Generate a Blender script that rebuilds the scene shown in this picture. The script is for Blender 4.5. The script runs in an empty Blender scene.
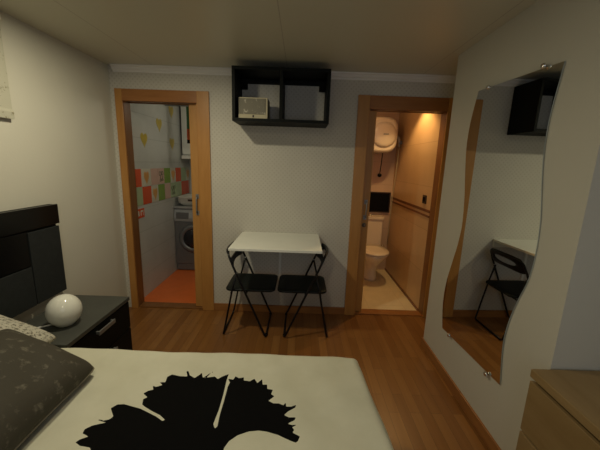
import bpy, bmesh, math, random
import numpy as np
from mathutils import Vector, Matrix
random.seed(7)
scene = bpy.context.scene
COL = scene.collection
R = math.radians

# ------------------------------------------------------------------ materials
def newmat(name):
    m = bpy.data.materials.new(name); m.use_nodes = True
    nt = m.node_tree; b = nt.nodes['Principled BSDF']
    return m, nt, b
def N(nt, t, **kw):
    n = nt.nodes.new(t)
    for k, v in kw.items(): setattr(n, k, v)
    return n
def mapping(nt, scale=(1,1,1), rot=(0,0,0), src='Object'):
    tc = N(nt, 'ShaderNodeTexCoord'); mp = N(nt, 'ShaderNodeMapping')
    mp.inputs['Scale'].default_value = scale; mp.inputs['Rotation'].default_value = rot
    nt.links.new(tc.outputs[src], mp.inputs[0]); return mp.outputs[0]
def ramp(nt, fac, stops):
    r = N(nt, 'ShaderNodeValToRGB'); e = r.color_ramp.elements
    while len(e) < len(stops): e.new(0.5)
    for i, (p, c) in enumerate(stops): e[i].position = p; e[i].color = (*c, 1)
    nt.links.new(fac, r.inputs[0]); return r.outputs[0]
def plain(name, col, rough=.5, metal=0, var=.08, nscale=8, bump=0, spec=.5, bscale=60):
    m, nt, b = newmat(name)
    v = mapping(nt); n = N(nt, 'ShaderNodeTexNoise'); n.inputs['Scale'].default_value = nscale; n.inputs['Detail'].default_value = 4
    nt.links.new(v, n.inputs['Vector'])
    c0 = tuple(max(0, c*(1-var)) for c in col); c1 = tuple(min(1, c*(1+var)) for c in col)
    nt.links.new(ramp(nt, n.outputs[0], [(.3, c0), (.7, c1)]), b.inputs['Base Color'])
    b.inputs['Roughness'].default_value = rough; b.inputs['Metallic'].default_value = metal
    b.inputs['Specular IOR Level'].default_value = spec
    if bump:
        n2 = N(nt, 'ShaderNodeTexNoise'); n2.inputs['Scale'].default_value = bscale; nt.links.new(v, n2.inputs['Vector'])
        bp = N(nt, 'ShaderNodeBump'); bp.inputs['Strength'].default_value = bump; bp.inputs['Distance'].default_value = .01
        nt.links.new(n2.outputs[0], bp.inputs['Height']); nt.links.new(bp.outputs[0], b.inputs['Normal'])
    return m
def wood(name, c0, c1, scale=(2, 2, .25), rough=.4, k=9):
    m, nt, b = newmat(name)
    v = mapping(nt, scale=tuple(s*k for s in scale))
    n = N(nt, 'ShaderNodeTexNoise'); n.inputs['Scale'].default_value = 1.; n.inputs['Detail'].default_value = 7; n.inputs['Roughness'].default_value = .62
    n.inputs['Distortion'].default_value = .5
    nt.links.new(v, n.inputs['Vector'])
    nt.links.new(ramp(nt, n.outputs[0], [(.3, c0), (.68, c1)]), b.inputs['Base Color'])
    b.inputs['Roughness'].default_value = rough
    return m
def parquet():
    m, nt, b = newmat('parquet_floor')
    v = mapping(nt, rot=(0, 0, R(90)))
    br = N(nt, 'ShaderNodeTexBrick'); br.offset = .37; br.offset_frequency = 2
    br.inputs['Scale'].default_value = 1; br.inputs['Brick Width'].default_value = .42; br.inputs['Row Height'].default_value = .068
    br.inputs['Mortar Size'].default_value = .0009; br.inputs['Mortar Smooth'].default_value = .2; br.inputs['Bias'].default_value = 0
    br.inputs['Color1'].default_value = (.0, .0, .0, 1); br.inputs['Color2'].default_value = (1, 1, 1, 1); br.inputs['Mortar'].default_value = (.0, 0, 0, 1)
    nt.links.new(v, br.inputs['Vector'])
    v2 = mapping(nt, scale=(26, 2.2, 1)); n = N(nt, 'ShaderNodeTexNoise'); n.inputs['Detail'].default_value = 6; n.inputs['Scale'].default_value = 1
    n.inputs['Distortion'].default_value = .6
    nt.links.new(v2, n.inputs['Vector'])
    mx = N(nt, 'ShaderNodeMix', data_type='FLOAT'); mx.inputs[0].default_value = .55
    nt.links.new(br.outputs['Color'], mx.inputs[2]); nt.links.new(n.outputs[0], mx.inputs[3])
    c = ramp(nt, mx.outputs[0], [(.12, (.165, .064, .015)), (.5, (.225, .095, .024)), (.85, (.30, .140, .040))])
    mm = N(nt, 'ShaderNodeMix', data_type='RGBA'); nt.links.new(br.outputs['Fac'], mm.inputs[0]); nt.links.new(c, mm.inputs[6])
    mm.inputs[7].default_value = (.08, .03, .01, 1)
    nt.links.new(mm.outputs[2], b.inputs['Base Color'])
    b.inputs['Roughness'].default_value = .33
    return m
def wallpaper(name, col, dark, k=105., thr=.45, amt=1.):
    """small darker dots on a diamond lattice"""
    m, nt, b = newmat(name)
    tc = N(nt, 'ShaderNodeTexCoord'); sp = N(nt, 'ShaderNodeSeparateXYZ'); nt.links.new(tc.outputs['Object'], sp.inputs[0])
    def mth(op, a, c=None):
        n = N(nt, 'ShaderNodeMath', operation=op)
        for i, q in enumerate((a, c)):
            if q is None: continue
            if isinstance(q, (int, float)): n.inputs[i].default_value = q
            else: nt.links.new(q, n.inputs[i])
        return n.outputs[0]
    h = mth('ADD', sp.outputs[0], sp.outputs[1])
    a = mth('SINE', mth('MULTIPLY', mth('ADD', h, sp.outputs[2]), k))
    c = mth('SINE', mth('MULTIPLY', mth('SUBTRACT', h, sp.outputs[2]), k))
    d = mth('MINIMUM', a, c)
    f = mth('MULTIPLY', mth('GREATER_THAN', d, thr), amt)
    n = N(nt, 'ShaderNodeTexNoise'); n.inputs['Scale'].default_value = 3; nt.links.new(tc.outputs['Object'], n.inputs['Vector'])
    base = ramp(nt, n.outputs[0], [(.3, tuple(q*.96 for q in col)), (.7, tuple(min(1, q*1.03) for q in col))])
    mm = N(nt, 'ShaderNodeMix', data_type='RGBA'); nt.links.new(f, mm.inputs[0]); nt.links.new(base, mm.inputs[6])
    mm.inputs[7].default_value = (*dark, 1)
    nt.links.new(mm.outputs[2], b.inputs['Base Color']); b.inputs['Roughness'].default_value = .7
    return m
def tilemat(name, c1, c2, mortar, w, h, rough=.25, msize=.004, rot=(0,0,0)):
    m, nt, b = newmat(name)
    v = mapping(nt, rot=rot)
    br = N(nt, 'ShaderNodeTexBrick'); br.offset = 0; br.inputs['Scale'].default_value = 1
    br.inputs['Brick Width'].default_value = w; br.inputs['Row Height'].default_value = h; br.inputs['Mortar Size'].default_value = msize
    br.inputs['Color1'].default_value = (*c1, 1); br.inputs['Color2'].default_value = (*c2, 1); br.inputs['Mortar'].default_value = (*mortar, 1)
    nt.links.new(v, br.inputs['Vector'])
    n = N(nt, 'ShaderNodeTexNoise'); n.inputs['Scale'].default_value = 6; n.inputs['Detail'].default_value = 5
    mm = N(nt, 'ShaderNodeMix', data_type='RGBA', blend_type='MULTIPLY'); mm.inputs[0].default_value = .35
    nt.links.new(br.outputs['Color'], mm.inputs[6]); nt.links.new(ramp(nt, n.outputs[0], [(.3, (.72,.7,.66)), (.65, (1,1,1))]), mm.inputs[7])
    nt.links.new(mm.outputs[2], b.inputs['Base Color']); b.inputs['Roughness'].default_value = rough
    return m
def ceilmat():
    m, nt, b = newmat('ceiling_panels')
    v = mapping(nt)
    br = N(nt, 'ShaderNodeTexBrick'); br.offset = 0; br.inputs['Scale'].default_value = 1
    br.inputs['Brick Width'].default_value = 1.2; br.inputs['Row Height'].default_value = 2.6; br.inputs['Mortar Size'].default_value = .003
    cc = (.58, .565, .45)
    br.inputs['Color1'].default_value = (*cc, 1); br.inputs['Color2'].default_value = (*cc, 1); br.inputs['Mortar'].default_value = (.42, .39, .31, 1)
    mp = v.node; mp.inputs['Location'].default_value = (.15+1.2*3, 1.4, 0)
    nt.links.new(v, br.inputs['Vector']); nt.links.new(br.outputs['Color'], b.inputs['Base Color'])
    b.inputs['Roughness'].default_value = .38; return m

M = dict(
 paint=plain('painted_wall', (.60,.585,.50), .6, var=.02, nscale=2, bump=.05),
 paint_cool=plain('painted_wall_plain', (.60,.585,.50), .6, var=.02, nscale=2),
 wallpaper=wallpaper('dotted_wallpaper', (.60,.575,.50), (.525,.495,.42), k=150., thr=.2),
 ceil=ceilmat(), floor=parquet(),
 crown=plain('white_moulding', (.8,.79,.76), .45, var=.02),
 frame=wood('door_frame_wood', (.40,.180,.042), (.50,.245,.065)),
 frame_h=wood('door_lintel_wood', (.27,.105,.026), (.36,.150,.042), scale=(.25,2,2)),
 door=wood('sliding_door_wood', (.42,.20,.048), (.52,.265,.075)),
 jamb=wood('door_jamb_wood', (.15,.06,.018), (.23,.10,.03)),
 base=wood('baseboard_wood', (.26,.10,.03), (.36,.16,.045), scale=(.25,.25,2)),
 black=plain('black_brown_laminate', (.006,.007,.006), .55, var=.15, spec=.12),
 gloss=plain('gloss_black_panel', (.004,.004,.004), .2, var=.1, spec=.25),
 slate=plain('dark_slate_fabric', (.022,.025,.025), .75, spec=.2, var=.12, nscale=30, bump=.2, bscale=300),
 nstop=plain('charcoal_tabletop', (.060,.063,.055), .45, var=.1),
 metal=plain('brushed_steel', (.30,.30,.29), .45, metal=.6, var=.05),
 chrome=plain('chrome', (.8,.8,.8), .12, metal=1, var=.02),
 mirror=plain('mirror_silver', (.80,.82,.78), .015, metal=1, var=.0),
 mirroredge=plain('mirror_glass_edge', (.50,.54,.48), .2, var=.05),
 white=plain('white_laminate', (.80,.81,.74), .4, var=.02),
 chairblack=plain('black_chair_lacquer', (.006,.006,.007), .4, var=.1, spec=.3),
 chairseat=plain('black_seat_vinyl', (.006,.009,.008), .55, spec=.25, var=.15, bump=.1),
 birch=wood('birch_veneer', (.255,.165,.065), (.32,.215,.095), scale=(2,.3,2), rough=.45, k=6),
 darkgap=plain('shadow_gap_brown', (.06,.035,.015), .7),
 globe=plain('opal_glass', (.80,.80,.72), .12, var=.01, spec=.7),
 cord=plain('white_cord', (.75,.75,.72), .5, var=.02),
 brownpillow=None, 
 porcelain=plain('porcelain', (.80,.70,.55), .15, var=.02),
 heater=plain('white_enamel', (.62,.56,.47), .3, var=.02),
 silver=plain('silver_appliance', (.17,.175,.18), .4, metal=.4, var=.05),
 silverlt=plain('light_silver_plastic', (.38,.39,.39), .3, metal=.3, var=.05),
 darkglass=plain('dark_door_glass', (.015,.016,.02), .08, var=.1),
 plasticwhite=plain('white_plastic', (.6,.6,.55), .35, var=.03),
 orange=plain('orange_floor', (.68,.15,.03), .3, var=.05),
 wtile=tilemat('white_wall_tiles', (.55,.56,.53), (.53,.54,.51), (.46,.47,.44), .25, .33, rot=(R(90),0,R(90))),
 t_red=plain('red_tile', (.62,.085,.025), .25, var=.05), t_green=plain('green_tile', (.20,.33,.05), .25, var=.05),
 t_pale=plain('pale_green_tile', (.36,.45,.27), .25, var=.05), t_pink=plain('pink_tile', (.60,.40,.33), .25, var=.05),
 t_white=plain('ivory_tile', (.58,.56,.46), .25, var=.03), t_heart=plain('yellow_heart', (.50,.38,.05), .3, var=.08),
 t_heart2=plain('orange_heart', (.60,.30,.08), .3, var=.08), t_line=plain('sketch_line', (.10,.11,.05), .4),
 bathtile=tilemat('tan_marble_tiles', (.62,.42,.22), (.58,.39,.20), (.46,.29,.14), .45, .32, rough=.3, rot=(R(90),0,R(90)), msize=.003),
 bathback=tilemat('rose_marble_tiles', (.62,.46,.34), (.60,.44,.32), (.50,.36,.26), .45, .32, rough=.35, rot=(R(90),0,0), msize=.003),
 bathfloor=tilemat('cream_floor_tiles', (.78,.66,.42), (.76,.64,.40), (.68,.56,.35), .4, .4, rough=.4, msize=.003),
 border=plain('brown_border', (.16,.06,.025), .3, var=.2),
 darkbrown=plain('dark_brown_plastic', (.035,.02,.012), .4),
 matte_black=plain('matte_black', (.004,.004,.004), .6, spec=.1),
 boxbeige=plain('beige_card', (.50,.45,.30), .7, var=.06), mattressfab=plain('mattress_fabric', (.5,.5,.46), .8),
 towelgreen=plain('green_towel', (.05,.14,.06), .9, bump=.3), towelred=plain('red_towel', (.5,.10,.03), .9, bump=.3),
)
def specklemat(name, base, spot, scale, lo, hi, rough=.8, bump=.2):
    m, nt, b = newmat(name); v = mapping(nt)
    n = N(nt, 'ShaderNodeTexNoise'); n.inputs['Scale'].default_value = scale; n.inputs['Detail'].default_value = 5; n.inputs['Roughness'].default_value = .65
    nt.links.new(v, n.inputs['Vector'])
    nt.links.new(ramp(nt, n.outputs[0], [(lo, base), (hi, spot)]), b.inputs['Base Color'])
    bp = N(nt, 'ShaderNodeBump'); bp.inputs['Strength'].default_value = bump; bp.inputs['Distance'].default_value = .006
    nt.links.new(n.outputs[0], bp.inputs['Height']); nt.links.new(bp.outputs[0], b.inputs['Normal'])
    b.inputs['Roughness'].default_value = rough; return m
M['brownpillow'] = specklemat('worn_brown_velvet', (.048,.042,.028), (.17,.155,.115), 24, .56, .74)
M['pipingtan'] = plain('tan_piping', (.17,.15,.105), .8)
M['paisley'] = specklemat('speckled_white_cotton', (.50,.48,.40), (.12,.11,.085), 75, .50, .62, bump=.05)
M['dotfabric'] = specklemat('dotted_blind_fabric', (.46,.45,.36), (.20,.18,.11), 42, .58, .66, bump=.03)
M['boxgrey'] = specklemat('grey_floral_print', (.20,.185,.14), (.50,.47,.38), 26, .58, .68, bump=.03)

# ------------------------------------------------------------------ mesh helpers
class MB:
    def __init__(s, origin=(0,0,0)): s.bm = bmesh.new(); s.mats = []; s.o = Vector(origin)
    def mi(s, m):
        if m not in s.mats: s.mats.append(m)
        return s.mats.index(m)
    def _tag(s, n0, m):
        i = s.mi(m)
        s.bm.faces.ensure_lookup_table()
        for f in s.bm.faces[n0:]: f.material_index = i
    def box(s, a, b, m, bev=0):
        a = Vector(a)-s.o; b = Vector(b)-s.o
        lo = Vector(map(min, a, b)); hi = Vector(map(max, a, b))
        t = bmesh.new()
        bmesh.ops.create_cube(t, size=1, matrix=Matrix.LocRotScale((lo+hi)/2, None, hi-lo))
        if bev: bmesh.ops.bevel(t, geom=t.edges[:], offset=bev, segments=2, affect='EDGES', profile=.6)
        s.merge(t, m); return s
    def merge(s, t, m, mat=None):
        if mat is not None: t.transform(mat)
        n0 = len(s.bm.faces); vm = {v: s.bm.verts.new(v.co) for v in t.verts}
        i = s.mi(m)
        for f in t.faces:
            try: nf = s.bm.faces.new([vm[v] for v in f.verts]); nf.material_index = i; nf.smooth = f.smooth
            except ValueError: pass
        t.free()
    def tube(s, pts, r, m, seg=10, closed=False, radii=None):
        pts = [Vector(p)-s.o for p in pts]; n = len(pts); rings = []; i0 = s.mi(m)
        up = None
        for k, p in enumerate(pts):
            if closed: d = (pts[(k+1) % n]-pts[k-1]).normalized()
            elif k == 0: d = (pts[1]-p).normalized()
            elif k == n-1: d = (p-pts[k-1]).normalized()
            else: d = ((p-pts[k-1]).normalized()+(pts[k+1]-p).normalized()).normalized()
            if up is None: up = d.orthogonal().normalized()
            up = (up-d*up.dot(d)).normalized(); sd = d.cross(up)
            rr = radii[k] if radii else r
            rings.append([s.bm.verts.new(p+(up*math.cos(2*math.pi*j/seg)+sd*math.sin(2*math.pi*j/seg))*rr) for j in range(seg)])
        for k in range(n if closed else n-1):
            A, B = rings[k], rings[(k+1) % n]
            for j in range(seg):
                f = s.bm.faces.new((A[j], A[(j+1) % seg], B[(j+1) % seg], B[j])); f.smooth = True; f.material_index = i0
        if not closed:
            for Rg in (rings[0][::-1], rings[-1]):
                f = s.bm.faces.new(Rg); f.material_index = i0
        return s
    def lathe(s, prof, m, c=(0,0,0), seg=32, axis='z', sx=1, sy=1):
        c = Vector(c)-s.o; i0 = s.mi(m); rings = []
        def P(r, h, a):
            x, y = r*math.cos(a)*sx, r*math.sin(a)*sy
            return c+(Vector((x, y, h)) if axis == 'z' else Vector((x, h, y)) if axis == 'y' else Vector((h, x, y)))
        for r, h in prof:
            if r < 1e-6: rings.append([s.bm.verts.new(P(0, h, 0))])
            else: rings.append([s.bm.verts.new(P(r, h, 2*math.pi*j/seg)) for j in range(seg)])
        for A, B in zip(rings, rings[1:]):
            for j in range(seg):
                q = [A[j % len(A)], A[(j+1) % len(A)], B[(j+1) % len(B)], B[j % len(B)]]
                q = list(dict.fromkeys(q))
                if len(q) > 2: f = s.bm.faces.new(q); f.smooth = True; f.material_index = i0
        return s
    def prism(s, pts2, plane, d0, d1, m, bev=0):
        """extrude 2D outline; plane 'xy','xz','yz'"""
        def P(a, b, d): return Vector({'xy': (a, b, d), 'xz': (a, d, b), 'yz': (d, a, b)}[plane])-s.o
        t = bmesh.new(); A = [t.verts.new(P(a, b, d0)) for a, b in pts2]; B = [t.verts.new(P(a, b, d1)) for a, b in pts2]
        t.faces.new(A); t.faces.new(B[::-1]); n = len(A)
        for k in range(n): t.faces.new((A[k], B[k], B[(k+1) % n], A[(k+1) % n]))
        bmesh.ops.recalc_face_normals(t, faces=t.faces[:])
        if bev: bmesh.ops.bevel(t, geom=[e for e in t.edges], offset=bev, segments=2, affect='EDGES')
        s.merge(t, m); return s
    def ring_prism(s, outer, inner, plane, d0, d1, m):
        """outline with a hole; outer and inner have equal counts and matching order"""
        def P(a, b, d): return Vector({'xy': (a, b, d), 'xz': (a, d, b), 'yz': (d, a, b)}[plane])-s.o
        t = bmesh.new(); L = [[t.verts.new(P(a, b, d)) for a, b in o] for o, d in ((outer, d0), (outer, d1), (inner, d1), (inner, d0))]
        n = len(outer)
        for q in range(4):
            A, B = L[q], L[(q+1) % 4]
            for k in range(n): t.faces.new((A[k], A[(k+1) % n], B[(k+1) % n], B[k]))
        bmesh.ops.recalc_face_normals(t, faces=t.faces[:]); s.merge(t, m); return s
    def grid(s, fn, nu, nv, m, closed_u=False):
        i0 = s.mi(m); V = [[s.bm.verts.new(Vector(fn(u/nu, v/nv))-s.o) for v in range(nv+1)] for u in range(nu+1)]
        for u in range(nu):
            for v in range(nv):
                f = s.bm.faces.new((V[u][v], V[u+1][v], V[u+1][v+1], V[u][v+1])); f.smooth = True; f.material_index = i0
        return V
    def build(s, name, parent=None, recalc=True):
        if recalc: bmesh.ops.recalc_face_normals(s.bm, faces=s.bm.faces[:])
        me = bpy.data.meshes.new(name); s.bm.to_mesh(me); s.bm.free()
        for m in s.mats: me.materials.append(M[m])
        o = bpy.data.objects.new(name, me); COL.objects.link(o); o.location = s.o
        if parent is not None:
            o.parent = parent; o.location = s.o
        return o
def struct(name, mb, parent=None):
    o = mb.build(name, parent)
    if parent is None: o['kind'] = 'structure'
    return o
def tag(o, label, cat, group=None):
    o['label'] = label; o['category'] = cat
    if group: o['group'] = group
    return o
def thing(name, loc, label, cat, group=None, rz=0):
    o = bpy.data.objects.new(name, None); COL.objects.link(o); o.location = loc; o.rotation_euler = (0, 0, rz)
    o.empty_display_size = .1
    return tag(o, label, cat, group)
def part(name, mb, parent):
    """mesh written in world coordinates, attached under an unrotated Empty"""
    o = mb.build(name); o.parent = parent
    w = Vector(parent.location); p = parent.parent
    while p is not None: w += Vector(p.location); p = p.parent
    o.location = Vector(o.location)-w
    return o

H = 2.35; YB = 2.97; XL = -1.77; XR = 1.12
# ------------------------------------------------------------------ room shell
struct('floor', MB().box((XL-.1, -1.7, -.1), (1.75, 3.0, 0), 'floor'))
struct('ceiling', MB().box((XL-.1, -1.7, H), (1.75, YB+.1, H+.1), 'ceil'))
struct('wall_left', MB().box((XL-.12, -1.7, 0), (XL, YB+.1, H), 'paint'))
# back wall with two doorways (openings lined by jambs)
wb = MB()
L0, L1, LT = -1.665, -.97, 2.063
R0, R1, RT = .60, 1.335, 2.06
for a, b, z0, z1 in ((XL-.12, L0, 0, H), (L0, L1, LT, H), (L1, R0, 0, H), (R0, R1, RT, H), (R1, 1.75, 0, H)):
    wb.box((a, YB, z0), (b, YB+.10, z1), 'wallpaper')
struct('wall_back', wb)
struct('wall_right', MB().box((XR, 1.19, 0), (1.75, 2.43, H), 'paint'))
struct('wall_alcove', MB().box((1.60, -1.7, 0), (1.75, 1.19, H), 'paint_cool'))
struct('wall_recess', MB().box((1.60, 2.43, 0), (1.75, YB, H), 'paint'))
struct('wall_near', MB().box((XL-.12, -1.8, 0), (1.75, -1.7, H), 'paint'))
# crown moulding on the back wall, left and right of everything
def crown(mb, x0, x1):
    pr = [(YB, 2.297), (YB-.012, 2.297), (YB-.016, 2.308), (YB-.030, 2.316), (YB-.040, 2.334), (YB-.052, 2.338), (YB-.055, H-.001), (YB, H-.001)]
    mb.prism(pr, 'yz', x0, x1, 'crown'); return mb
struct('trim_1', crown(MB(), XL+.045, 1.60))
# baseboards
def bb(mb, a, b): return mb.box(a, b, 'base', .003)
struct('baseboard_back', bb(MB(), (-.865, YB-.014, 0), (.50, YB, .078)))
struct('baseboard_left', bb(MB(), (XL, -1.6, 0), (XL+.014, YB-.02, .078)))
struct('baseboard_right', bb(bb(MB(), (XR-.014, 1.19, 0), (XR, 2.43, .078)), (XR-.014, 2.43, 0), (1.55, 2.444, .078)))
# door frames
def frame(name, xo0, xo1, zo, xi0, xi1, zi):
    f = MB()
    f.box((xo0, YB-.018, 0), (xi0, YB, zo), 'frame', .003)
    f.box((xi1, YB-.018, 0), (xo1, YB, zo), 'frame', .003)
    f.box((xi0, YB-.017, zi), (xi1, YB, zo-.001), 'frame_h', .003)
    # linings
    f.box((xi0-.006, YB-.001, 0), (xi0+.004, YB+.11, zi+.015), 'jamb')
    f.box((xi1-.012, YB, 0), (xi1+.006, YB+.035, zi+.015), 'frame')
    f.box((xi1-.012, YB+.085, 0), (xi1+.006, YB+.11, zi+.015), 'frame')
    f.box((xi0, YB, zi-.004), (xi1, YB+.035, zi+.015), 'jamb'); f.box((xi0, YB+.085, zi-.004), (xi1, YB+.11, zi+.015), 'jamb')
    return struct(name, f)
frame('trim_2', -1.725, -.865, 2.155, -1.660, -.978, 2.052)
fr = MB()
fr.box((.50, YB-.018, 0), (.607, YB, 2.17), 'frame', .003); fr.box((1.326, YB-.018, 0), (1.43, YB, 2.17), 'frame', .003)
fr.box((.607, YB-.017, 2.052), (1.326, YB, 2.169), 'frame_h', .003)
fr.box((1.324, YB-.001, 0), (1.337, YB+.11, 2.065), 'jamb')
fr.box((.598, YB, 0), (.619, YB+.035, 2.065), 'frame'); fr.box((.598, YB+.085, 0), (.619, YB+.11, 2.065), 'jamb')
fr.box((.6, YB, 2.048), (1.324, YB+.035, 2.066), 'jamb'); fr.box((.6, YB+.085, 2.048), (1.324, YB+.11, 2.066), 'jamb')
struct('trim_3', fr)
struct('trim_4', MB().box((L0, YB+.0, 0), (L1, YB+.11, .012), 'jamb', .002))
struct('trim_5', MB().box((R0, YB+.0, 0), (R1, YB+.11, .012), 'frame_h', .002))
def sliding(name, x0, x1, z1, hx, hz0, hz1, knob):
    d = struct(name, MB().box((x0, YB+.040, .014), (x1, YB+.078, z1), 'door', .003))
    h = MB()
    h.box((hx-.016, YB+.034, hz0-.02), (hx+.016, YB+.040, hz0+.025), 'metal', .002)
    h.box((hx-.016, YB+.034, hz1-.025), (hx+.016, YB+.040, hz1+.02), 'metal', .002)
    h.tube([(hx, YB+.036, hz0), (hx, YB+.008, hz0+.01), (hx, YB+.002, hz0+.03), (hx, YB+.002, hz1-.03), (hx, YB+.008, hz1-.01), (hx, YB+.036, hz1)], .006, 'metal')
    h.build('door_handle', d)
    if knob:
        k = MB().lathe([(0, 0), (.020, 0), (.020, -.008), (.008, -.012), (.010, -.02), (0, -.022)], 'metal', (hx-.004, YB+.040, knob), 20, 'y')
        k.build('lock_rosette', d)
    return d
sliding('door_1', -1.072, -.30, 2.05, -1.018, 1.02, 1.19, None)
sliding('door_2', -.12, .690, 2.045, .652, 1.03, 1.19, .955)

# ------------------------------------------------------------------ laundry room (behind left doorway)
LX0, LX1, LY = -1.72, -.25, 4.75
struct('floor_laundry', MB().box((LX0-.1, 3.0, -.1), (LX1, LY, 0.001), 'orange'))
struct('ceiling_laundry', MB().box((LX0-.1, YB+.1, H), (LX1, LY, H+.1), 'ceil'))
def heart(mb, y, z, w, h, x, m):
    pts = []
    for k in range(20):
        a = 2*math.pi*k/20
        px = math.sin(a)**3; pz = (13*math.cos(a)-5*math.cos(2*a)-2*math.cos(3*a)-math.cos(4*a))/15
        pts.append((y+px*w/2, z+pz*h/2))
    mb.prism(pts, 'yz', x, x+.002, m)
lw = MB().box((LX0-.1, YB+.1, 0), (LX0, LY, H), 'wtile')
TW = .183; y0 = 3.09
row1 = ['t_red','H','t_pink','S','t_green','H','t_red','t_pale','H2']; row2 = ['t_pale','t_red','H','t_green','t_pink','S','t_pale','t_red','t_pink']
ys1 = [3.12, 3.312, 3.527, 3.695, 3.87, 4.055, 4.223, 4.41, 4.60, 4.75]
ys2 = [3.12, 3.319, 3.516, 3.69, 3.868, 4.039, 4.205, 4.415, 4.70, 4.75]
def tile(y0, y1, z0, z1, t):
    m = {'H': 't_white', 'H2': 't_white', 'S': 't_pink' if z0 > 1.2 else 't_pale'}.get(t, t)
    lw.box((LX0, y0+.003, z0+.003), (LX0+.004, y1-.003, z1-.003), m)
    yc, zc = (y0+y1)/2, (z0+z1)/2
    if t in ('H', 'H2'): heart(lw, yc, zc+.005, .11, .15, LX0+.004, 't_heart2')
    if t == 'S':
        for q in ((-.03, .03, .05), (.03, .035, .045), (0, -.01, .055), (-.02, -.05, .03), (.03, -.045, .03)):
            ring = [(LX0+.005, yc+q[0]+math.cos(a)*q[2]*.5, zc+q[1]+math.sin(a)*q[2]*.5) for a in [2*math.pi*i/12 for i in range(12)]]
            lw.tube(ring, .0035, 't_line', 5, closed=True)
for k, t in enumerate(row1): tile(ys1[k], ys1[k+1], 1.235, 1.43, t)
for k, t in enumerate(row2): tile(ys2[k], ys2[k+1], 1.035, 1.235, t)
for y, z in ((3.427, 1.734), (3.81, 1.936), (4.177, 2.141), (4.16, 1.736), (3.445, 2.2), (4.6, 1.90)):
    heart(lw, y, z+.01, .15, .16, LX0, 't_heart')
# red framed motif tile under the band
lw.box((LX0, 3.16, .905), (LX0+.004, 3.325, 1.005), 't_red'); lw.box((LX0+.004, 3.185, .93), (LX0+.006, 3.215, .985), 't_white')
lw.box((LX0+.004, 3.245, .93), (LX0+.006, 3.30, .985), 't_white'); lw.box((LX0+.006, 3.258, .93), (LX0+.008, 3.287, .968), 't_red')
struct('wall_laundry_left', lw)
struct('wall_laundry_far', MB().box((LX0-.1, LY, 0), (LX1, LY+.1, H), 'wtile'))
struct('wall_laundry_right', MB().box((LX1, YB+.1, 0), (LX1+.1, LY+.1, H), 'wtile'))
# washing machine
wm = thing('washing_machine', (-1.39, 4.38, 0.001), 'silver grey front-loading washing machine standing on orange floor', 'washing machine')
x0, x1, yf = -1.714, -1.12, 4.10
part('body', MB().box((x0, yf+.02, .015), (x1, 4.70, .885), 'silver', .012), wm)
part('front_panel', MB().box((x0+.004, yf, .10), (x1-.004, yf+.022, .70), 'silver', .008), wm)
part('kick_plate', MB().box((x0+.01, yf+.008, .012), (x1-.01, yf+.024, .095), 'silver', .004), wm)
cp = part('control_panel', MB().prism([(yf+.02, .705), (yf-.008, .71), (yf-.012, .76), (yf+.012, .868), (yf+.03, .872)], 'yz', x0+.004, x1-.004, 'silverlt'), wm)
b_ = MB(); b_.box((x0+.03, yf-.014, .745), (x0+.20, yf+.0, .835), 'silver', .006); b_.build('detergent_drawer').parent = cp
k_ = part('dial', MB().lathe([(0, -.03), (.032, -.028), (.036, 0), (.036, .012)], 'silverlt', (-1.30, yf-.004, .79), 24, 'y'), wm)
part('worktop', MB().box((x0-.003, yf, .885), (x1+.003, 4.705, .912), 'silverlt', .006), wm)
dr = part('door_ring', MB().lathe([(.195, .0), (.20, -.02), (.185, -.04), (.15, -.045), (.135, -.03)], 'silver', (-1.45, yf, .475), 40, 'y'), wm)
part('door_glass', MB().lathe([(.137, -.03), (.11, -.048), (.06, -.056), (0, -.058)], 'darkglass', (-1.45, yf, .475), 36, 'y'), wm)
# basin on top
ba = thing('laundry_basin', (-1.40, 4.36, .913), 'pale plastic laundry basin with a dark slotted rim on the washing machine', 'basin')
def rrect(cx, cy, w, h, r, n=6):
    o = []
    for sx, sy, a0 in ((1, 1, 0), (-1, 1, 90), (-1, -1, 180), (1, -1, 270)):
        for k in range(n+1):
            a = R(a0+90*k/n); o.append((cx+sx*(w/2-r)+math.cos(a)*r, cy+sy*(h/2-r)+math.sin(a)*r))
    return o
def loft(mb, rings, m, cap0=True, cap1=False):
    i0 = mb.mi(m); L = [[mb.bm.verts.new(Vector(p)-mb.o) for p in r] for r in rings]; n = len(L[0])
    for A, B in zip(L, L[1:]):
        for k in range(n):
            f = mb.bm.faces.new((A[k], A[(k+1) % n], B[(k+1) % n], B[k])); f.smooth = True; f.material_index = i0
    if cap0: f = mb.bm.faces.new(L[0]); f.material_index = i0
    if cap1: f = mb.bm.faces.new(L[-1]); f.material_index = i0
    return mb
def rr3(cx, cy, w, h, r, z): return [(a, b, z) for a, b in rrect(cx, cy, w, h, r)]
mb = MB(); cx, cy = -1.42, 4.36
loft(mb, [rr3(cx, cy, .42, .36, .06, .914), rr3(cx, cy, .54, .44, .08, .96), rr3(cx, cy, .56, .47, .09, 1.035), rr3(cx, cy, .57, .48, .09, 1.04), rr3(cx, cy, .53, .44, .08, 1.038), rr3(cx, cy, .47, .40, .08, .98), rr3(cx, cy, .40, .34, .06, .925)], 'plasticwhite', True, True)
part('bowl', mb, ba)
part('grip_slot', MB().box((-1.53, 4.125, .985), (-1.30, 4.155, 1.012), 'darkbrown', .005), ba)
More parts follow.
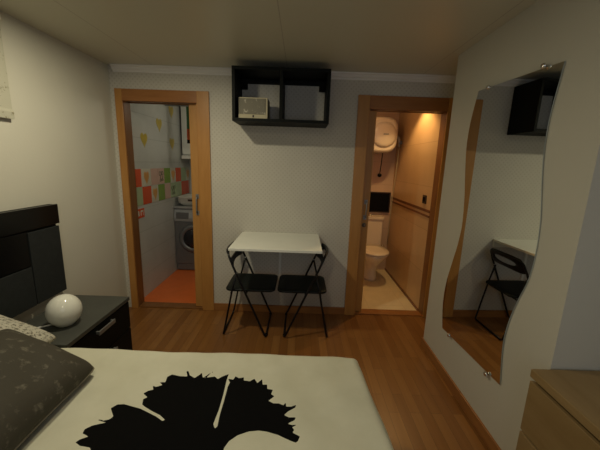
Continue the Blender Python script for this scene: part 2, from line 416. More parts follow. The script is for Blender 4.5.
# wall cupboard and towel in the corner
cu = thing('wall_cupboard', (-1.62, 4.6, 1.58), 'narrow white cupboard high in the laundry corner', 'cupboard')
part('carcass', MB().box((-1.695, 4.45, 1.60), (-1.30, 4.745, 2.34), 'plasticwhite', .004), cu)
part('door_leaf', MB().box((-1.69, 4.43, 1.615), (-1.305, 4.449, 2.335), 'white', .004), cu)
part('lower_ledge', MB().box((-1.695, 4.40, 1.55), (-1.30, 4.745, 1.598), 'white', .006), cu)
tw = MB()
def towf(u, v): return (-1.44+.14*u, 3.95+.008*math.sin(u*14)+.004*math.sin(v*5), 2.18-.44*v)
V = tw.grid(towf, 24, 30, 'towelgreen'); ir = tw.mi('towelred'); ib = tw.mi('matte_black')
tw.bm.faces.ensure_lookup_table()
for f in tw.bm.faces:
    z = f.calc_center_median().z
    if 1.78 < z < 1.92: f.material_index = ir
    if z < 1.78: f.material_index = ib
to = tw.build('hanging_towel'); sm = to.modifiers.new('s', 'SOLIDIFY'); sm.thickness = .006
tag(to, 'green, red and black striped cloth hanging in the laundry', 'towel')
struct('trim_6', MB().tube([(-1.695, 3.95, 2.185), (-.255, 3.95, 2.185)], .008, 'metal'))

# ------------------------------------------------------------------ bathroom (behind right doorway)
BX0, BX1, BY = .35, 1.325, 4.42
struct('floor_bathroom', MB().box((BX0, 3.0, -.1), (BX1+.1, BY, 0.001), 'bathfloor'))
struct('ceiling_bathroom', MB().box((BX0, YB+.1, H), (BX1+.1, BY+.1, H+.1), 'ceil'))
br = MB().box((BX1, YB+.11, 0), (BX1+.1, BY, H), 'bathtile')
br.box((BX1-.006, YB+.11, 1.085), (BX1, BY, 1.115), 'border', .002); br.box((BX1-.006, YB+.11, 1.035), (BX1, BY, 1.058), 'border', .002)
br.box((BX1-.008, YB+.11, 0), (BX1, BY, .03), 'border')
struct('wall_bathroom_right', br)
struct('wall_bathroom_far', MB().box((BX0-.1, BY, 0), (BX1+.1, BY+.1, H), 'bathback'))
struct('wall_bathroom_left', MB().box((BX0-.1, YB+.1, 0), (BX0, BY, H), 'bathback'))
# switch plate
sw = thing('switch_plate', (BX1-.006, 3.24, 1.21), 'dark square light switch on the tan tiled bathroom wall', 'switch')
part('plate', MB().box((BX1-.010, 3.195, 1.165), (BX1-.0005, 3.285, 1.255), 'darkbrown', .004), sw)
part('rocker', MB().box((BX1-.016, 3.215, 1.185), (BX1-.010, 3.265, 1.235), 'matte_black', .003), sw)
# black panel on far wall
bp = thing('black_panel', (1.12, BY, 1.02), 'black rectangular panel on the wall above the toilet cistern', 'panel')
part('panel_face', MB().box((.93, BY-.022, .885), (1.295, BY-.002, 1.17), 'matte_black', .003), bp)
part('panel_frame', MB().ring_prism([(.925, .88), (1.30, .88), (1.30, 1.175), (.925, 1.175)], [(.94, .895), (1.285, .895), (1.285, 1.16), (.94, 1.16)], 'xz', BY-.028, BY-.001, 'darkbrown'), bp)
# toilet
tl = thing('toilet', (1.08, 4.10, 0.001), 'white porcelain toilet with closed lid and cistern at the bathroom end', 'toilet')
tx = 1.005
def ell(w, l, yc, z, n=28, back=None):
    o = []
    for k in range(n):
        a = 2*math.pi*k/n; x = math.cos(a)*w/2; y = math.sin(a)*l/2
        if back is not None and y > 0: x = math.copysign(abs(math.cos(a))**.55*w/2, math.cos(a)); 
        o.append((tx+x, yc+y, z))
    return o
part('bowl', loft(MB(), [ell(.22, .42, 4.13, .002, back=1), ell(.215, .41, 4.13, .04, back=1), ell(.19, .38, 4.13, .12, back=1), ell(.21, .42, 4.10, .22, back=1), ell(.30, .52, 4.03, .31, back=1), ell(.36, .58, 3.99, .38, back=1), ell(.37, .59, 3.985, .40, back=1)], 'porcelain', True, True), tl)
part('seat', loft(MB(), [ell(.375, .50, 3.93, .403, back=1), ell(.39, .515, 3.93, .412, back=1), ell(.375, .50, 3.93, .422, back=1)], 'porcelain', True, True), tl)
part('lid', loft(MB(), [ell(.38, .505, 3.93, .426, back=1), ell(.392, .52, 3.93, .436, back=1), ell(.375, .50, 3.93, .448, back=1), ell(.2, .3, 3.93, .455, back=1)], 'porcelain', True, True), tl)
ck = part('cistern', MB().prism(rrect(tx, 4.32, .36, .17, .03), 'xy', .40, .80, 'porcelain'), tl)
part('cistern_lid', MB().prism(rrect(tx, 4.315, .385, .195, .035), 'xy', .80, .84, 'porcelain', .006), tl)
part('flush_button', MB().lathe([(0, .012), (.022, .010), (.024, 0)], 'chrome', (tx, 4.31, .84), 20), tl)
part('water_valve', MB().tube([(1.235, 4.415, .16), (1.235, 4.36, .16), (1.235, 4.33, .20), (1.23, 4.32, .42)], .009, 'chrome'), tl)
# water heater: horizontal drum pointing into the room
wh = thing('water_heater', (1.03, 4.2, 1.92), 'white enamel water heater drum hung high on the bathroom wall', 'water heater')
def rsq(hw, hh, y, n=40, p=3.2, cx=1.00, cz=1.93):
    o = []
    for k in range(n):
        a = 2*math.pi*k/n; c, s_ = math.cos(a), math.sin(a)
        o.append((cx+math.copysign(abs(c)**(2/p), c)*hw, y, cz+math.copysign(abs(s_)**(2/p), s_)*hh))
    return o
part('tank', loft(MB(), [rsq(.205, .215, 4.39), rsq(.21, .22, 4.37), rsq(.21, .22, 4.03), rsq(.20, .21, 4.005), rsq(.175, .185, 3.995)], 'heater', True, True), wh)
part('end_cover', MB().lathe([(.160, 3.999), (.155, 3.985), (.12, 3.97), (.06, 3.962), (0, 3.96)], 'heater', (1.03, 0, 1.93), 40, 'y'), wh)
part('badge', MB().prism(rrect(1.045, 1.935, .07, .02, .009), 'xz', 3.956, 3.9635, 'metal'), wh)
part('badge_dot', MB().lathe([(0, -.004), (.010, -.003), (.012, 0)], 'darkbrown', (1.10, 3.968, 1.935), 14, 'y'), wh)
part('mount_bracket', MB().box((.90, 4.37, 2.08), (1.20, 4.418, 2.12), 'darkbrown', .003), wh)
dc = thing('pull_cord', (1.03, 4.03, 1.7), 'black pull cord with a ball end hanging under the water heater', 'cord')
part('cord', MB().tube([(1.045, 4.06, 1.708), (1.043, 4.06, 1.62), (1.037, 4.06, 1.52), (1.03, 4.06, 1.44)], .006, 'matte_black', 8), dc)
part('ball_end', MB().lathe([(0, .026), (.016, .022), (.026, .008), (.027, -.005), (.018, -.022), (0, -.027)], 'matte_black', (1.03, 4.06, 1.425), 20), dc)
# hand shower on right wall
hs = thing('shower_hose', (BX1, 4.2, 1.86), 'cream hand shower with hose hanging on the tiled bathroom wall', 'shower')
part('holder', MB().box((BX1-.035, 4.18, 1.835), (BX1-.001, 4.22, 1.875), 'metal', .004), hs)
part('handset', MB().tube([(BX1-.03, 4.20, 1.80), (BX1-.035, 4.195, 1.86), (BX1-.045, 4.185, 1.90), (BX1-.07, 4.17, 1.915)], .012, 'plasticwhite', 12, radii=[.010, .012, .014, .026]), hs)
part('hose', MB().tube([(BX1-.03, 4.20, 1.80), (BX1-.028, 4.215, 1.65), (BX1-.026, 4.24, 1.50), (BX1-.024, 4.27, 1.35), (BX1-.024, 4.30, 1.2), (BX1-.022, 4.33, .95), (BX1-.02, 4.36, .6), (BX1-.012, 4.40, .40)], .005, 'boxbeige', 8), hs)

# ------------------------------------------------------------------ wall shelf unit
sh = thing('wall_shelf', (-.185, 2.81, 1.868), 'black-brown open wall shelf with two compartments hung under the ceiling', 'shelf')
cx0, cx1, cy0, cy1, cz0, cz1 = -.587, .216, 2.65, YB-.001, 1.870, 2.294
part('top_panel', MB().box((cx0, cy0, cz1-.025), (cx1, cy1, cz1), 'black', .0015), sh)
part('bottom_panel', MB().box((cx0, cy0, cz0), (cx1, cy1, cz0+.025), 'black', .0015), sh)
for xx in (cx0, cx1-.025): part('side_panel', MB().box((xx, cy0, cz0+.025), (xx+.025, cy1, cz1-.025), 'black', .001), sh)
part('divider', MB().box((-.198, cy0+.003, cz0+.025), (-.170, cy1, cz1-.025), 'black', .001), sh)
for a, b in ((cx0+.025, -.198), (-.170, cx1-.025)): part('back_rail', MB().box((a, cy1-.018, cz1-.062), (b, cy1, cz1-.025), 'black'), sh)
for xx in (cx0+.025, cx1-.025-.055): part('hanging_bracket', MB().box((xx, cy1-.04, cz1-.115), (xx+.055, cy1-.019, cz1-.062), 'matte_black', .003), sh)
# storage box on the shelf
bx = thing('storage_box', (-.42, 2.78, 1.896), 'small beige storage box with grey floral front, on the wall shelf', 'box')
bz = 1.8955
part('box_body', MB().box((-.545, 2.705, bz), (-.300, 2.88, bz+.172), 'boxbeige', .003), bx)
part('front_print', MB().box((-.535, 2.699, bz+.038), (-.318, 2.705, bz+.163), 'boxgrey', .001), bx)
part('front_rim', MB().box((-.545, 2.696, bz), (-.300, 2.705, bz+.036), 'boxbeige', .002), bx)
part('latch', MB().box((-.425, 2.692, bz+.012), (-.412, 2.697, bz+.03), 'darkbrown', .001), bx)

# ------------------------------------------------------------------ wall table
tb = thing('wall_table', (-.185, 2.66, .83), 'white drop-leaf table top fixed to the back wall between the doors', 'table')
tx0, tx1, ty0 = -.562, .192, 2.345
part('tabletop', MB().box((tx0, ty0, .838), (tx1, YB-.022, .858), 'white', .002), tb)
part('wall_rail', MB().box((tx0+.01, YB-.020, .775), (tx1-.01, YB-.001, .857), 'white', .002), tb)
part('support_upright', MB().box((-.196, YB-.022, .36), (-.172, YB-.001, .774), 'white', .002), tb)
part('support_arm', MB().prism([(YB-.024, .835), (YB-.024, .74), (YB-.08, .80), (2.60, .822), (2.60, .835)], 'yz', -.193, -.175, 'white'), tb)

# ------------------------------------------------------------------ folding chairs
def chair_parts(root):
    # local: +x is the way a sitter faces, y across, origin on the floor centre
    W = .228; xf, xr = .194, -.194; zt = .785
    fx = lambda z: xf-.435*z
    rt = .0095
    lo = math.copysign
    # long frame: one bent tube, floor bar in front, up both sides, over the top
    pts = [(xf, -W+.03, rt), (xf, W-.03, rt), (xf-.002, W-.008, rt+.006), (fx(.035), W, .035), (fx(.66), W, .66), (fx(.74), W-.012, .74), (fx(.775)-.002, W-.045, .775),
           (fx(zt)-.012, 0.10, zt), (fx(zt)-.016, 0, zt), (fx(zt)-.012, -.10, zt),
           (fx(.775)-.002, -W+.045, .775), (fx(.74), -W+.012, .74), (fx(.66), -W, .66), (fx(.035), -W, .035), (xf-.002, -W+.008, rt+.006)]
    obs = []
    def P(name, mb): o = mb.build(name, root); obs.append(o)
    P('long_frame', MB().tube(pts, rt, 'chairblack', 10, closed=True))
    zj = .60; wi = W-.022
    xj = fx(zj)
    pr_ = [(xr, -wi+.03, rt), (xr, wi-.03, rt), (xr+.002, wi-.006, rt+.006), (xr+.012, wi, .05), (xr+.085, wi, .43), (xj, wi, zj)]
    pl = [(a, -b, c) for a, b, c in pr_[::-1]]
    P('rear_leg_frame', MB().tube(pr_[1:]+[], .0085, 'chairblack', 10).tube(pl[:-1], .0085, 'chairblack', 10).tube([(xr, -wi+.03, rt), (xr, wi-.03, rt)], .0085, 'chairblack', 10))
    for s in (-1, 1):
        P('pivot_bolt', MB().lathe([(0, .012), (.009, .010), (.010, 0), (.010, -.010), (0, -.012)], 'metal', (xj, s*(W-.004), zj), 14, 'y'))
    # seat
    def seatring(w, l, z, r): return [(a, b, z) for a, b in rrect(.046, 0, l, w, r, 8)]
    sw_ = 2*(W-.022)-.014
    P('seat', loft(MB(), [seatring(sw_-.012, .428, .420, .05), seatring(sw_, .44, .425, .055), seatring(sw_, .44, .437, .055), seatring(sw_-.012, .43, .443, .05), seatring(sw_-.10, .30, .4395, .04)], 'chairseat', True, True))
    P('seat_rail', MB().tube([(fx(.41), -W, .408), (fx(.41), W, .408)], .007, 'chairblack').tube([(xr+.075, -wi, .408), (xr+.075, wi, .408)], .007, 'chairblack'))
    # backrest: curved shell with a lens-shaped grip opening
    mb = MB(); n = 48; wo = W-.006; z0, z1 = .635, .78
    def surf(yy, zz, th):
        u = yy/wo; return (fx(zz)-.034*(1-u*u)+th, yy, zz)
    outer, inner = [], []
    for k in range(n):
        a = 2*math.pi*k/n; c, s_ = math.cos(a), math.sin(a)
        oy = math.copysign(abs(c)**(2/5.), c)*wo; oz = (z0+z1)/2+math.copysign(abs(s_)**(2/4.5), s_)*(z1-z0)/2
        if s_ < 0: oz += .022*(1-(oy/wo)**2)
        outer.append((oy, oz)); inner.append((math.copysign(abs(c)**.8, c)*.145, .722+s_*.030))
    i0 = mb.mi('chairblack'); rings = []
    for o_, th in ((outer, -.005), (outer, .005), (inner, .005), (inner, -.005)):
        rings.append([mb.bm.verts.new(surf(a, b, th)) for a, b in o_])
    # intermediate rings keep the curvature
    def mid(A, B, t, th): return [mb.bm.verts.new(surf(a[0]+(b[0]-a[0])*t, a[1]+(b[1]-a[1])*t, th)) for a, b in zip(A, B)]
    seq = [rings[0], rings[1], mid(outer, inner, .33, .005), mid(outer, inner, .66, .005), rings[2], rings[3], mid(outer, inner, .66, -.005), mid(outer, inner, .33, -.005)]
    for q in range(8):
        A, B = seq[q], seq[(q+1) % 8]
        for k in range(n):
            f = mb.bm.faces.new((A[k], A[(k+1) % n], B[(k+1) % n], B[k])); f.smooth = q not in (0, 4); f.material_index = i0
    P('backrest', mb)
    for s in (-1, 1):
        P('foot_cap', MB().lathe([(0, .0), (.011, .0), (.013, .01), (.012, .022), (0, .024)], 'matte_black', (xf, s*(W-.035), 0), 14))
    return obs
ch = thing('folding_chair', (-.461, 2.705, 0), 'black folding chair under the left half of the table, nearer the laundry doorway', 'chair', 'folding chairs facing each other under the table')
chp = chair_parts(ch)
c2 = ch.copy(); COL.objects.link(c2); c2.location = (.089, 2.705, 0); c2.rotation_euler = (0, 0, math.pi)
c2['label'] = 'black folding chair under the right half of the table, nearer the bathroom doorway'
for o in chp:
    d = o.copy(); COL.objects.link(d); d.parent = c2

# ------------------------------------------------------------------ mirror
ML = [(2.023,2.05),(1.94,2.072),(1.843,2.093),(1.75,2.102),(1.652,2.098),(1.52,2.075),(1.38,2.046),(1.28,2.032),(1.203,2.025),(1.135,2.026),(1.02,2.045),(.889,2.081),(.75,2.118),(.622,2.134),(.50,2.125),(.367,2.093)]
MR = [(.402,1.451),(.529,1.471),(.60,1.480),(.667,1.482),(.76,1.472),(.851,1.452),(.93,1.428),(1.007,1.402),(1.09,1.388),(1.174,1.384),(1.26,1.387),(1.339,1.396),(1.46,1.420),(1.579,1.441),(1.66,1.450),(1.745,1.452),(1.82,1.448),(1.902,1.438),(2.008,1.424)]
outl = [(y, z) for z, y in ML]+[(y, z) for z, y in MR]
def smooth_outline(pts):
    out = []
    n = len(pts)
    for k in range(n-1):
        p0, p1, p2, p3 = pts[max(k-1, 0)], pts[k], pts[k+1], pts[min(k+2, n-1)]
        for t in (0, .33, .66):
            out.append(tuple(.5*((2*p1[i])+(-p0[i]+p2[i])*t+(2*p0[i]-5*p1[i]+4*p2[i]-p3[i])*t*t+(-p0[i]+3*p1[i]-3*p2[i]+p3[i])*t**3) for i in (0, 1)))
    out.append(pts[-1]); return out
SL = smooth_outline([(y, z) for z, y in ML]); SR = smooth_outline([(y, z) for z, y in MR]); outl = SL+SR
mr = thing('wavy_mirror', (1.11, 1.75, .37), 'tall wall mirror with wavy side edges on the right wall', 'mirror')
NS = 70
def resamp(pts):
    pts = [Vector((p[0], p[1], 0)) for p in pts]; L = [0]
    for p, q in zip(pts, pts[1:]): L.append(L[-1]+(q-p).length)
    out = []
    for k in range(NS+1):
        d = L[-1]*k/NS; i = max(i for i in range(len(L)) if L[i] <= d+1e-9); i = min(i, len(pts)-2)
        t = (d-L[i])/(L[i+1]-L[i]); q = pts[i].lerp(pts[i+1], t); out.append((q.x, q.y))
    return out
SLr = resamp(SL)[::-1]; SRr = resamp(SR)
MT = math.tan(R(1.35))
def mx_(x, y): return x-(y-1.62)*MT      # the glass hangs a degree out of the wall's plane
gm = MB(); t_ = bmesh.new()
Fv = [[t_.verts.new((mx_(x, p[0]), p[0], p[1])) for x in (1.1085, 1.1115) for p in (l, r)] for l, r in zip(SLr, SRr)]
for A, B in zip(Fv, Fv[1:]):
    for i, j in ((0, 1), (1, 3), (3, 2), (2, 0)): t_.faces.new((A[i], A[j], B[j], B[i]))
t_.faces.new([Fv[0][i] for i in (0, 1, 3, 2)]); t_.faces.new([Fv[-1][i] for i in (0, 1, 3, 2)])
gm.merge(t_, 'mirroredge'); part('glass_back', gm, mr)
fm = MB(); fm.mi('mirror'); Fv = [[fm.bm.verts.new((mx_(1.1075, p[0]), p[0], p[1])) for p in (l, r)] for l, r in zip(SLr, SRr)]
for A, B in zip(Fv, Fv[1:]): fm.bm.faces.new((A[0], A[1], B[1], B[0]))
part('mirror_face', fm, mr)
for y, z in ((1.952, 2.017), (1.525, 2.011), (1.996, .373), (1.554, .396)):
    part('clip', MB().lathe([(0, -.030), (.010, -.029), (.0135, -.024), (.0135, -.020), (.006, -.0195), (.006, -.001)], 'chrome', (XR, y, z+(.006 if z > 1 else -.006)), 20, 'x'), mr)

# ------------------------------------------------------------------ dresser
ds = thing('dresser', (1.3, .78, 0), 'birch veneer chest of drawers in the right corner below the mirror', 'dresser')
dx0, dx1, dy0, dy1 = 1.03, 1.55, .36, 1.178
part('top_panel', MB().box((dx0-.003, dy0, .662), (dx1, dy1+.003, .700), 'birch', .005), ds)
for yy in (dy0+.004, dy1-.022): part('side_panel', MB().box((dx0+.022, yy, 0), (dx1, yy+.018, .661), 'birch', .001), ds)
part('back_panel', MB().box((dx1-.008, dy0+.022, .02), (dx1-.001, dy1-.023, .66), 'birch'), ds)
part('plinth', MB().box((dx0+.03, dy0+.022, 0), (dx0+.045, dy1-.023, .10), 'birch'), ds)
part('gap_shade_sheet', MB().box((dx0+.024, dy0+.022, .10), (dx0+.03, dy1-.023, .66), 'darkgap'), ds)  # dark sheet behind the fronts; its colour paints the shade in the drawer gaps
for z0_, z1_ in ((.398, .644), (.137, .386), (.03, .127)):
    d_ = part('drawer_front', MB().box((dx0, dy0+.003, z0_), (dx0+.019, dy1, z1_), 'birch', .003), ds)

# ------------------------------------------------------------------ headboard
hb = thing('headboard', (-1.75, 1.1, 0), 'black headboard with dark grey panels against the left wall', 'headboard')
part('backing_board', MB().box((XL+.002, -.30, .575), (-1.735, 2.125, 1.203), 'black', .002), hb)
part('top_board', MB().box((-1.735, -.30, 1.066), (-1.716, 2.138, 1.203), 'gloss', .003), hb)
def panel(y0, y1, z0, z1): return part('inset_panel', MB().box((-1.735, y0, z0), (-1.716, y1, z1), 'slate', .003), hb)
panel(1.875, 2.128, .565, 1.050); panel(1.30, 1.868, .565, .828); panel(.62, 1.29, .565, .828); panel(-.29, .61, .565, 1.05)
part('gloss_board', MB().box((-1.735, .62, .836), (-1.719, 1.868, 1.058), 'gloss', .002), hb)
for y in (.0, 1.38): part('leg', MB().box((XL+.002, y, 0), (-1.74, y+.06, .575), 'black'), hb)

# ------------------------------------------------------------------ nightstand
ns = thing('nightstand', (-1.52, 1.85, 0), 'black nightstand with charcoal top between the bed and the laundry door', 'nightstand')
nx0, nx1, ny0, ny1 = -1.708, -1.285, 1.535, 2.172
part('tabletop', MB().box((nx0, ny0, .473), (nx1+.005, ny1, .500), 'nstop', .002), ns)
part('carcass', MB().box((nx0+.005, ny0+.004, .0), (nx1-.02, ny1-.004, .472), 'black', .002), ns)
for z0_, z1_ in ((.255, .462), (.03, .247)):
    dw = part('drawer', MB().box((nx1-.019, ny0+.008, z0_), (nx1, ny1-.008, z1_), 'black', .003), ns)
    hm = MB(); zc = z1_-.035; yc = 1.862
    hm.box((nx1, yc-.082, zc-.010), (nx1+.022, yc-.070, zc+.010), 'metal', .002); hm.box((nx1, yc+.070, zc-.010), (nx1+.022, yc+.082, zc+.010), 'metal', .002)
    hm.box((nx1+.018, yc-.085, zc-.015), (nx1+.027, yc+.085, zc+.013), 'metal', .002)
    h_ = part('handle', hm, ns); h_.parent = dw; h_.location = h_.location
    h_.location = Vector(h_.location)-Vector(dw.location)
# lamp
lp = thing('globe_lamp', (-1.455, 1.765, .5), 'white opal glass globe lamp on the nightstand', 'lamp')
r_ = .094; prof = []
for k in range(25):
    a = R(-90+180*k/24); z = r_*math.sin(a)*1.08
    if z < -.086: continue
    prof.append((max(r_*math.cos(a), 0), z))
prof = [(0, -.086), (prof[0][0]-.004, -.088)]+prof
part('glass_globe', MB().lathe(prof, 'globe', (-1.45, 1.755, .5935), 40), lp)
part('base_ring', MB().lathe([(0, 0.0), (.042, 0.0), (.044, .004), (.0, .005)], 'plasticwhite', (-1.45, 1.755, .5005), 32), lp)
part('power_cord', MB().tube([(-1.51, 1.74, .506), (-1.56, 1.70, .5055), (-1.60, 1.675, .5055), (-1.65, 1.665, .5055), (-1.704, 1.672, .5055)], .005, 'cord', 8), lp)

# ------------------------------------------------------------------ blind
bl = thing('window_blind', (-1.75, 1.5, 2.3), 'white speckled fabric blind hanging high on the left wall', 'blind')
part('fabric', MB().box((-1.752, 1.05, 1.745), (-1.746, 1.925, 2.285), 'dotfabric', .001), bl)
part('bottom_fold', MB().prism([(-1.756, 1.745), (-1.742, 1.745), (-1.740, 1.785), (-1.744, 1.80), (-1.756, 1.80)], 'xz', 1.05, 1.927, 'dotfabric'), bl)
part('head_rail', MB().box((-1.768, 1.05, 2.285), (-1.735, 1.925, 2.325), 'crown', .003), bl)

# ------------------------------------------------------------------ bed
bd = thing('bed', (-.68, .8, 0), 'low double bed with black base and cream duvet cover printed with a black leaf', 'bed')
part('bed_frame', MB().box((-1.70, .14, .12), (.27, 1.44, .30), 'black', .005), bd)
for x in (-1.64, .16):
    for y in (.20, 1.32): part('leg', MB().box((x, y, 0), (x+.06, y+.06, .12), 'black', .002), bd)
mt = part('mattress', MB().box((-1.695, .15, .301), (.285, 1.435, .495), 'mattressfab', .03), bd)
# duvet: draped sheet with rounded edges and a printed leaf held in a distance attribute
CAM = Vector((0, 0, 1.54)); FPX = 305.; PITCH, ROLL, YAW = R(11.4), R(1.93), R(.12)
TOPZ = .530
leafpx = [(90.7,450)]+[(60+a/3.75, 360+b/3.75) for a, b in ((112,332),(75,326),(58,312),(75,301),(107,290),(85,278),(92,262),(120,248),(150,240),(175,235),(145,228),(143,222),(165,227),(185,222),(200,210),(190,180),(215,165),(240,163),(265,170),(300,180),(330,195),(360,210),(385,228),(393,222),(375,205),(345,190),(320,175),(308,165),(312,145),(328,138),(312,125),(330,115),(350,110),(347,95),(360,100),(385,92),(372,82),(395,82),(402,62),(420,53),(450,60),(478,62),(474,42),(482,43),(487,58),(505,68),(525,55),(532,47),(535,65),(550,65),(570,45),(580,62))]
leafpx += [(200+a/4.5, 350+b/4.5) for a, b in ((12,125),(25,118),(40,108),(58,98),(62,115),(80,130),(100,120),(130,110),(120,135),(105,200),(85,270),(60,335),(66,355),(78,345),(90,290),(108,230),(125,165),(135,147),(126,130),(150,135),(160,120),(175,128),(198,124),(197,138),(225,140),(245,128),(258,148),(280,130),(282,155),(302,155),(303,175),(328,180),(320,200),(335,210),(308,230),(330,242),(355,243),(375,252),(386,240),(388,258),(410,258),(434,249),(428,262),(395,280),(378,295),(400,305),(432,305),(425,318),(392,332),(415,338),(438,336),(415,348),(425,360),(415,370),(450,388),(440,410),(430,415),(405,405),(350,380),(300,368),(265,365),(220,370),(170,385),(130,410),(108,440),(103,465))]
leafpx += [(226,480),(240,500),(262,512),(240,530),(190,528),(140,515),(105,490),(88,470)]
def unproj(px, py, z):
    u, v = (px-300)/FPX, (py-225)/FPX
    u, v = u*math.cos(ROLL)+v*math.sin(ROLL), -u*math.sin(ROLL)+v*math.cos(ROLL)
    zz = math.cos(PITCH)-v*math.sin(PITCH); up = -v*math.cos(PITCH)-math.sin(PITCH)
    x, y = u*math.cos(YAW)+zz*math.sin(YAW), zz*math.cos(YAW)-u*math.sin(YAW)
    t = (z-CAM.z)/up; return x*t, y*t
leaf = np.array([unproj(a, b, TOPZ) for a, b in leafpx])
def sdf(P, poly):
    best = np.full(len(P), 1e9); inside = np.zeros(len(P), bool); n = len(poly)
    for k in range(n):
        a, b = poly[k], poly[(k+1) % n]; d = b-a; L = max((d**2).sum(), 1e-12)
        t = np.clip(((P-a)@d)/L, 0, 1); q = P-(a+t[:, None]*d); best = np.minimum(best, (q**2).sum(1))
        c = (a[1] > P[:, 1]) != (b[1] > P[:, 1])
        with np.errstate(divide='ignore', invalid='ignore'):
            xi = a[0]+(P[:, 1]-a[1])*(d[0]/(d[1] if abs(d[1]) > 1e-12 else 1e-12))
        inside ^= c & (P[:, 0] < xi)
    dd = np.sqrt(best); return np.where(inside, -dd, dd)
def curl(s, h, r=.045):
    """arc-length s measured from the centre -> (position, drop)"""
    a = h-r; t = abs(s)
    if t <= a: return s, 0.
    q = (t-a)/r
    if q < math.pi/2: return math.copysign(a+r*math.sin(q), s), r*(1-math.cos(q))
    e = t-a-r*math.pi/2
    return math.copysign(h+.015*min(e/.2, 1), s), r+e
hx_, hy_ = (.345+1.70)/2, (1.497-.105)/2; cx_, cy_ = (.345-1.70)/2, (1.497+.105)/2
ext = .27
sx_ = np.concatenate([np.linspace(-hx_-ext, -hx_+.2, 26)[:-1], np.arange(-hx_+.2, hx_-.1, .0048), np.linspace(hx_-.1, hx_+ext, 34)])
sy_ = np.concatenate([np.linspace(-hy_-ext, -hy_+.2, 26)[:-1], np.arange(-hy_+.2, hy_-.1, .0048), np.linspace(hy_-.1, hy_+ext, 34)])
dv = MB(); rows = []; Pxy = []
def wr(x, y):
    w = .0022*math.sin(9*x+3*y)+.0018*math.sin(17*y-6*x+1)+.0012*math.sin(31*x+13*y)
    e = max(0, (x+.15)/.5)
    w += .0035*e*math.sin(22*x+40*math.sin(1.1*y)+2)
    return w
for s in sx_:
    X, dxp = curl(s, hx_); row = []
    for t in sy_:
        Y, dyp = curl(t, hy_)
        drop = math.hypot(dxp, dyp) if min(dxp, dyp) < .05 else max(dxp, dyp)+.02
        drop = min(drop, .30)
        x, y = X+cx_, Y+cy_; xb_ = x; x += max(0, 1.45-y)*.085*max(0, (X+hx_)/(2*hx_))
        fl = min(1, drop/.15); xs_ = x
        if dxp > .02: x += fl*.012*math.sin(y*19)
        if dyp > .02: y -= 0 if Y > 0 else fl*.012*math.sin(x*17)
        z = TOPZ-drop+wr(x, y)*(1-.5*fl)-.004*max(0, (abs(X)/hx_)**8)
        row.append(dv.bm.verts.new((x, y, z))); Pxy.append((xs_, Y+cy_))
    rows.append(row)
i0 = dv.mi('duvet') if False else None
M['duvet'] = None
m, nt, b = newmat('cream_duvet_with_leaf')
at = N(nt, 'ShaderNodeAttribute', attribute_name='leaf_distance'); lt = N(nt, 'ShaderNodeMath', operation='LESS_THAN'); lt.inputs[1].default_value = 0
nt.links.new(at.outputs['Fac'], lt.inputs[0])
v = mapping(nt); n_ = N(nt, 'ShaderNodeTexNoise'); n_.inputs['Scale'].default_value = 7; n_.inputs['Detail'].default_value = 6; nt.links.new(v, n_.inputs['Vector'])
cr = ramp(nt, n_.outputs[0], [(.3, (.60,.59,.46)), (.7, (.67,.66,.53))])
mx = N(nt, 'ShaderNodeMix', data_type='RGBA'); nt.links.new(lt.outputs[0], mx.inputs[0]); nt.links.new(cr, mx.inputs[6]); mx.inputs[7].default_value = (.004, .004, .004, 1)
nt.links.new(mx.outputs[2], b.inputs['Base Color']); b.inputs['Roughness'].default_value = .85; b.inputs['Specular IOR Level'].default_value = .06
bpn = N(nt, 'ShaderNodeBump'); bpn.inputs['Strength'].default_value = .25; bpn.inputs['Distance'].default_value = .02; nt.links.new(n_.outputs[0], bpn.inputs['Height']); nt.links.new(bpn.outputs[0], b.inputs['Normal'])
M['duvet'] = m; dv.mi('duvet')
for A, B in zip(rows, rows[1:]):
    for k in range(len(A)-1):
        f = dv.bm.faces.new((A[k], B[k], B[k+1], A[k+1])); f.smooth = True
dob = dv.build('duvet', None, recalc=False)
Pa = np.array(Pxy); val = np.full(len(Pa), .5)
lo, hi = leaf.min(0)-.05, leaf.max(0)+.05
msk = ((Pa > lo) & (Pa < hi)).all(1); val[msk] = sdf(Pa[msk], leaf)
att = dob.data.attributes.new('leaf_distance', 'FLOAT', 'POINT'); att.data.foreach_set('value', val.astype(np.float32))
dob.parent = bd; dob.location = -Vector(bd.location)

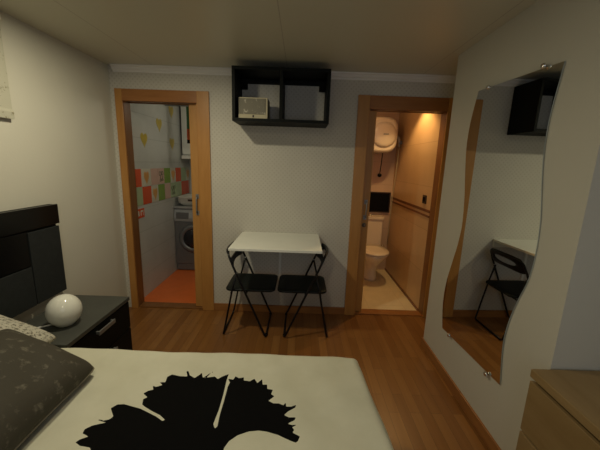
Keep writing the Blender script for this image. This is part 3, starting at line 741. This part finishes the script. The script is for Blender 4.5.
# pillows
def pillow(name, corners, th, mat, label, pip=None, seed=0):
    """corners: 4 world points (a,b,c,d) of the seam; puffed both ways"""
    c = [Vector(p) for p in corners]; ctr = sum(c, Vector())/4
    nrm = (c[1]-c[0]).cross(c[3]-c[0]).normalized()
    if nrm.z < 0: nrm = -nrm
    rnd = random.Random(seed); ph = [rnd.uniform(0, 6) for _ in range(6)]
    mb = MB(ctr); n = 40
    def pt(u, v, s):
        # seam slightly pulled in along the sides
        uu, vv = 2*u-1, 2*v-1
        pu = u+(.5-u)*.07*(1-vv*vv)*abs(uu)**3; pv = v+(.5-v)*.07*(1-uu*uu)*abs(vv)**3
        kk = .035*(uu*uu*vv*vv)**3; pu += (.5-pu)*kk*2; pv += (.5-pv)*kk*2
        p = c[0]*(1-pu)*(1-pv)+c[1]*pu*(1-pv)+c[2]*pu*pv+c[3]*(1-pu)*pv
        f = (max(0, 1-abs(uu)**2.6)*max(0, 1-abs(vv)**2.6))**.5
        w = .006*math.sin(7*u+ph[0]+3*v)+.005*math.sin(9*v+ph[1]-4*u)+.003*math.sin(17*u+11*v+ph[2])
        return p+nrm*s*((th*.72 if s > 0 else th*.25)*f+w*f)
    for s in (1, -1): mb.grid(lambda u, v: pt(u, v, s), n, n, mat)
    bmesh.ops.remove_doubles(mb.bm, verts=mb.bm.verts[:], dist=.0004)
    root = thing(name, ctr, label, 'pillow')
    part('pillow_body', mb, root)
    if pip:
        loop = [pt(k/20, 0, 1) for k in range(20)]+[pt(1, k/20, 1) for k in range(20)]+[pt(1-k/20, 1, 1) for k in range(20)]+[pt(0, 1-k/20, 1) for k in range(20)]
        part('piping', MB(ctr).tube(loop, .004, pip, 6, closed=True), root)
    return root
pillow('pillow', [(-.925, 1.285, .562), (-.91, .62, .562), (-1.38, .60, .735), (-1.38, 1.325, .735)], .15, 'brownpillow',
       'dark brown velvet pillow with worn pale patches, lying on the duvet', pip='pipingtan', seed=3)
pillow('pillow', [(-1.25, 1.475, .590), (-1.25, .98, .590), (-1.67, .96, .74), (-1.67, 1.48, .74)], .11, 'paisley',
       'white pillow with small dark speckles behind the brown pillow by the headboard', seed=5)

# ------------------------------------------------------------------ lights
def light(kind, name, loc, power, col, **kw):
    l = bpy.data.lights.new(name, kind); l.energy = power; l.color = col
    for k, v in kw.items(): setattr(l, k, v)
    o = bpy.data.objects.new(name, l); COL.objects.link(o); o.location = loc; return o
key = light('AREA', 'ceiling_downlight', (-.98, 1.78, 2.335), 13.5, (1, .90, .64), size=.10, shape='DISK')
key2 = light('AREA', 'ceiling_downlight', (-.35, .10, 2.335), 7.0, (1, .88, .62), size=.22, shape='DISK')
fill = light('AREA', 'window_light', (.3, -1.5, 1.5), 7, (.70, .79, 1), size=1.6, shape='SQUARE')
fill.rotation_euler = (R(90), 0, 0)
sp = light('SPOT', 'bathroom_downlight', (1.11, 3.44, 2.325), 30, (1, .62, .25), spot_size=R(112), spot_blend=.5, shadow_soft_size=.03)
b2 = light('POINT', 'bathroom_bulb', (.75, 3.55, 2.15), 2.2, (1, .56, .27), shadow_soft_size=.08)
ll = light('POINT', 'laundry_bulb', (-.85, 3.75, 2.15), 4.0, (1, .93, .75), shadow_soft_size=.1)
w = bpy.data.worlds.new('world'); scene.world = w; w.use_nodes = True
w.node_tree.nodes['Background'].inputs[0].default_value = (.02, .02, .022, 1)

# ------------------------------------------------------------------ camera
cam = bpy.data.cameras.new('camera'); co = bpy.data.objects.new('camera', cam); COL.objects.link(co)
cam.sensor_fit = 'HORIZONTAL'; cam.sensor_width = 36; cam.lens = 36*FPX/600; cam.clip_start = .02
fwd = Vector((math.sin(YAW)*math.cos(PITCH), math.cos(YAW)*math.cos(PITCH), -math.sin(PITCH)))
rt0 = Vector((math.cos(YAW), -math.sin(YAW), 0)); up0 = rt0.cross(fwd)
# picture is turned clockwise: the camera is rolled anticlockwise
rt_ = rt0*math.cos(ROLL)+up0*math.sin(ROLL); up_ = -rt0*math.sin(ROLL)+up0*math.cos(ROLL)
mw = Matrix((rt_, up_, -fwd)).transposed().to_4x4(); mw.translation = CAM
co.matrix_world = mw
scene.camera = co
scene.view_settings.view_transform = 'Standard'; scene.view_settings.look = 'None'; scene.view_settings.exposure = 0
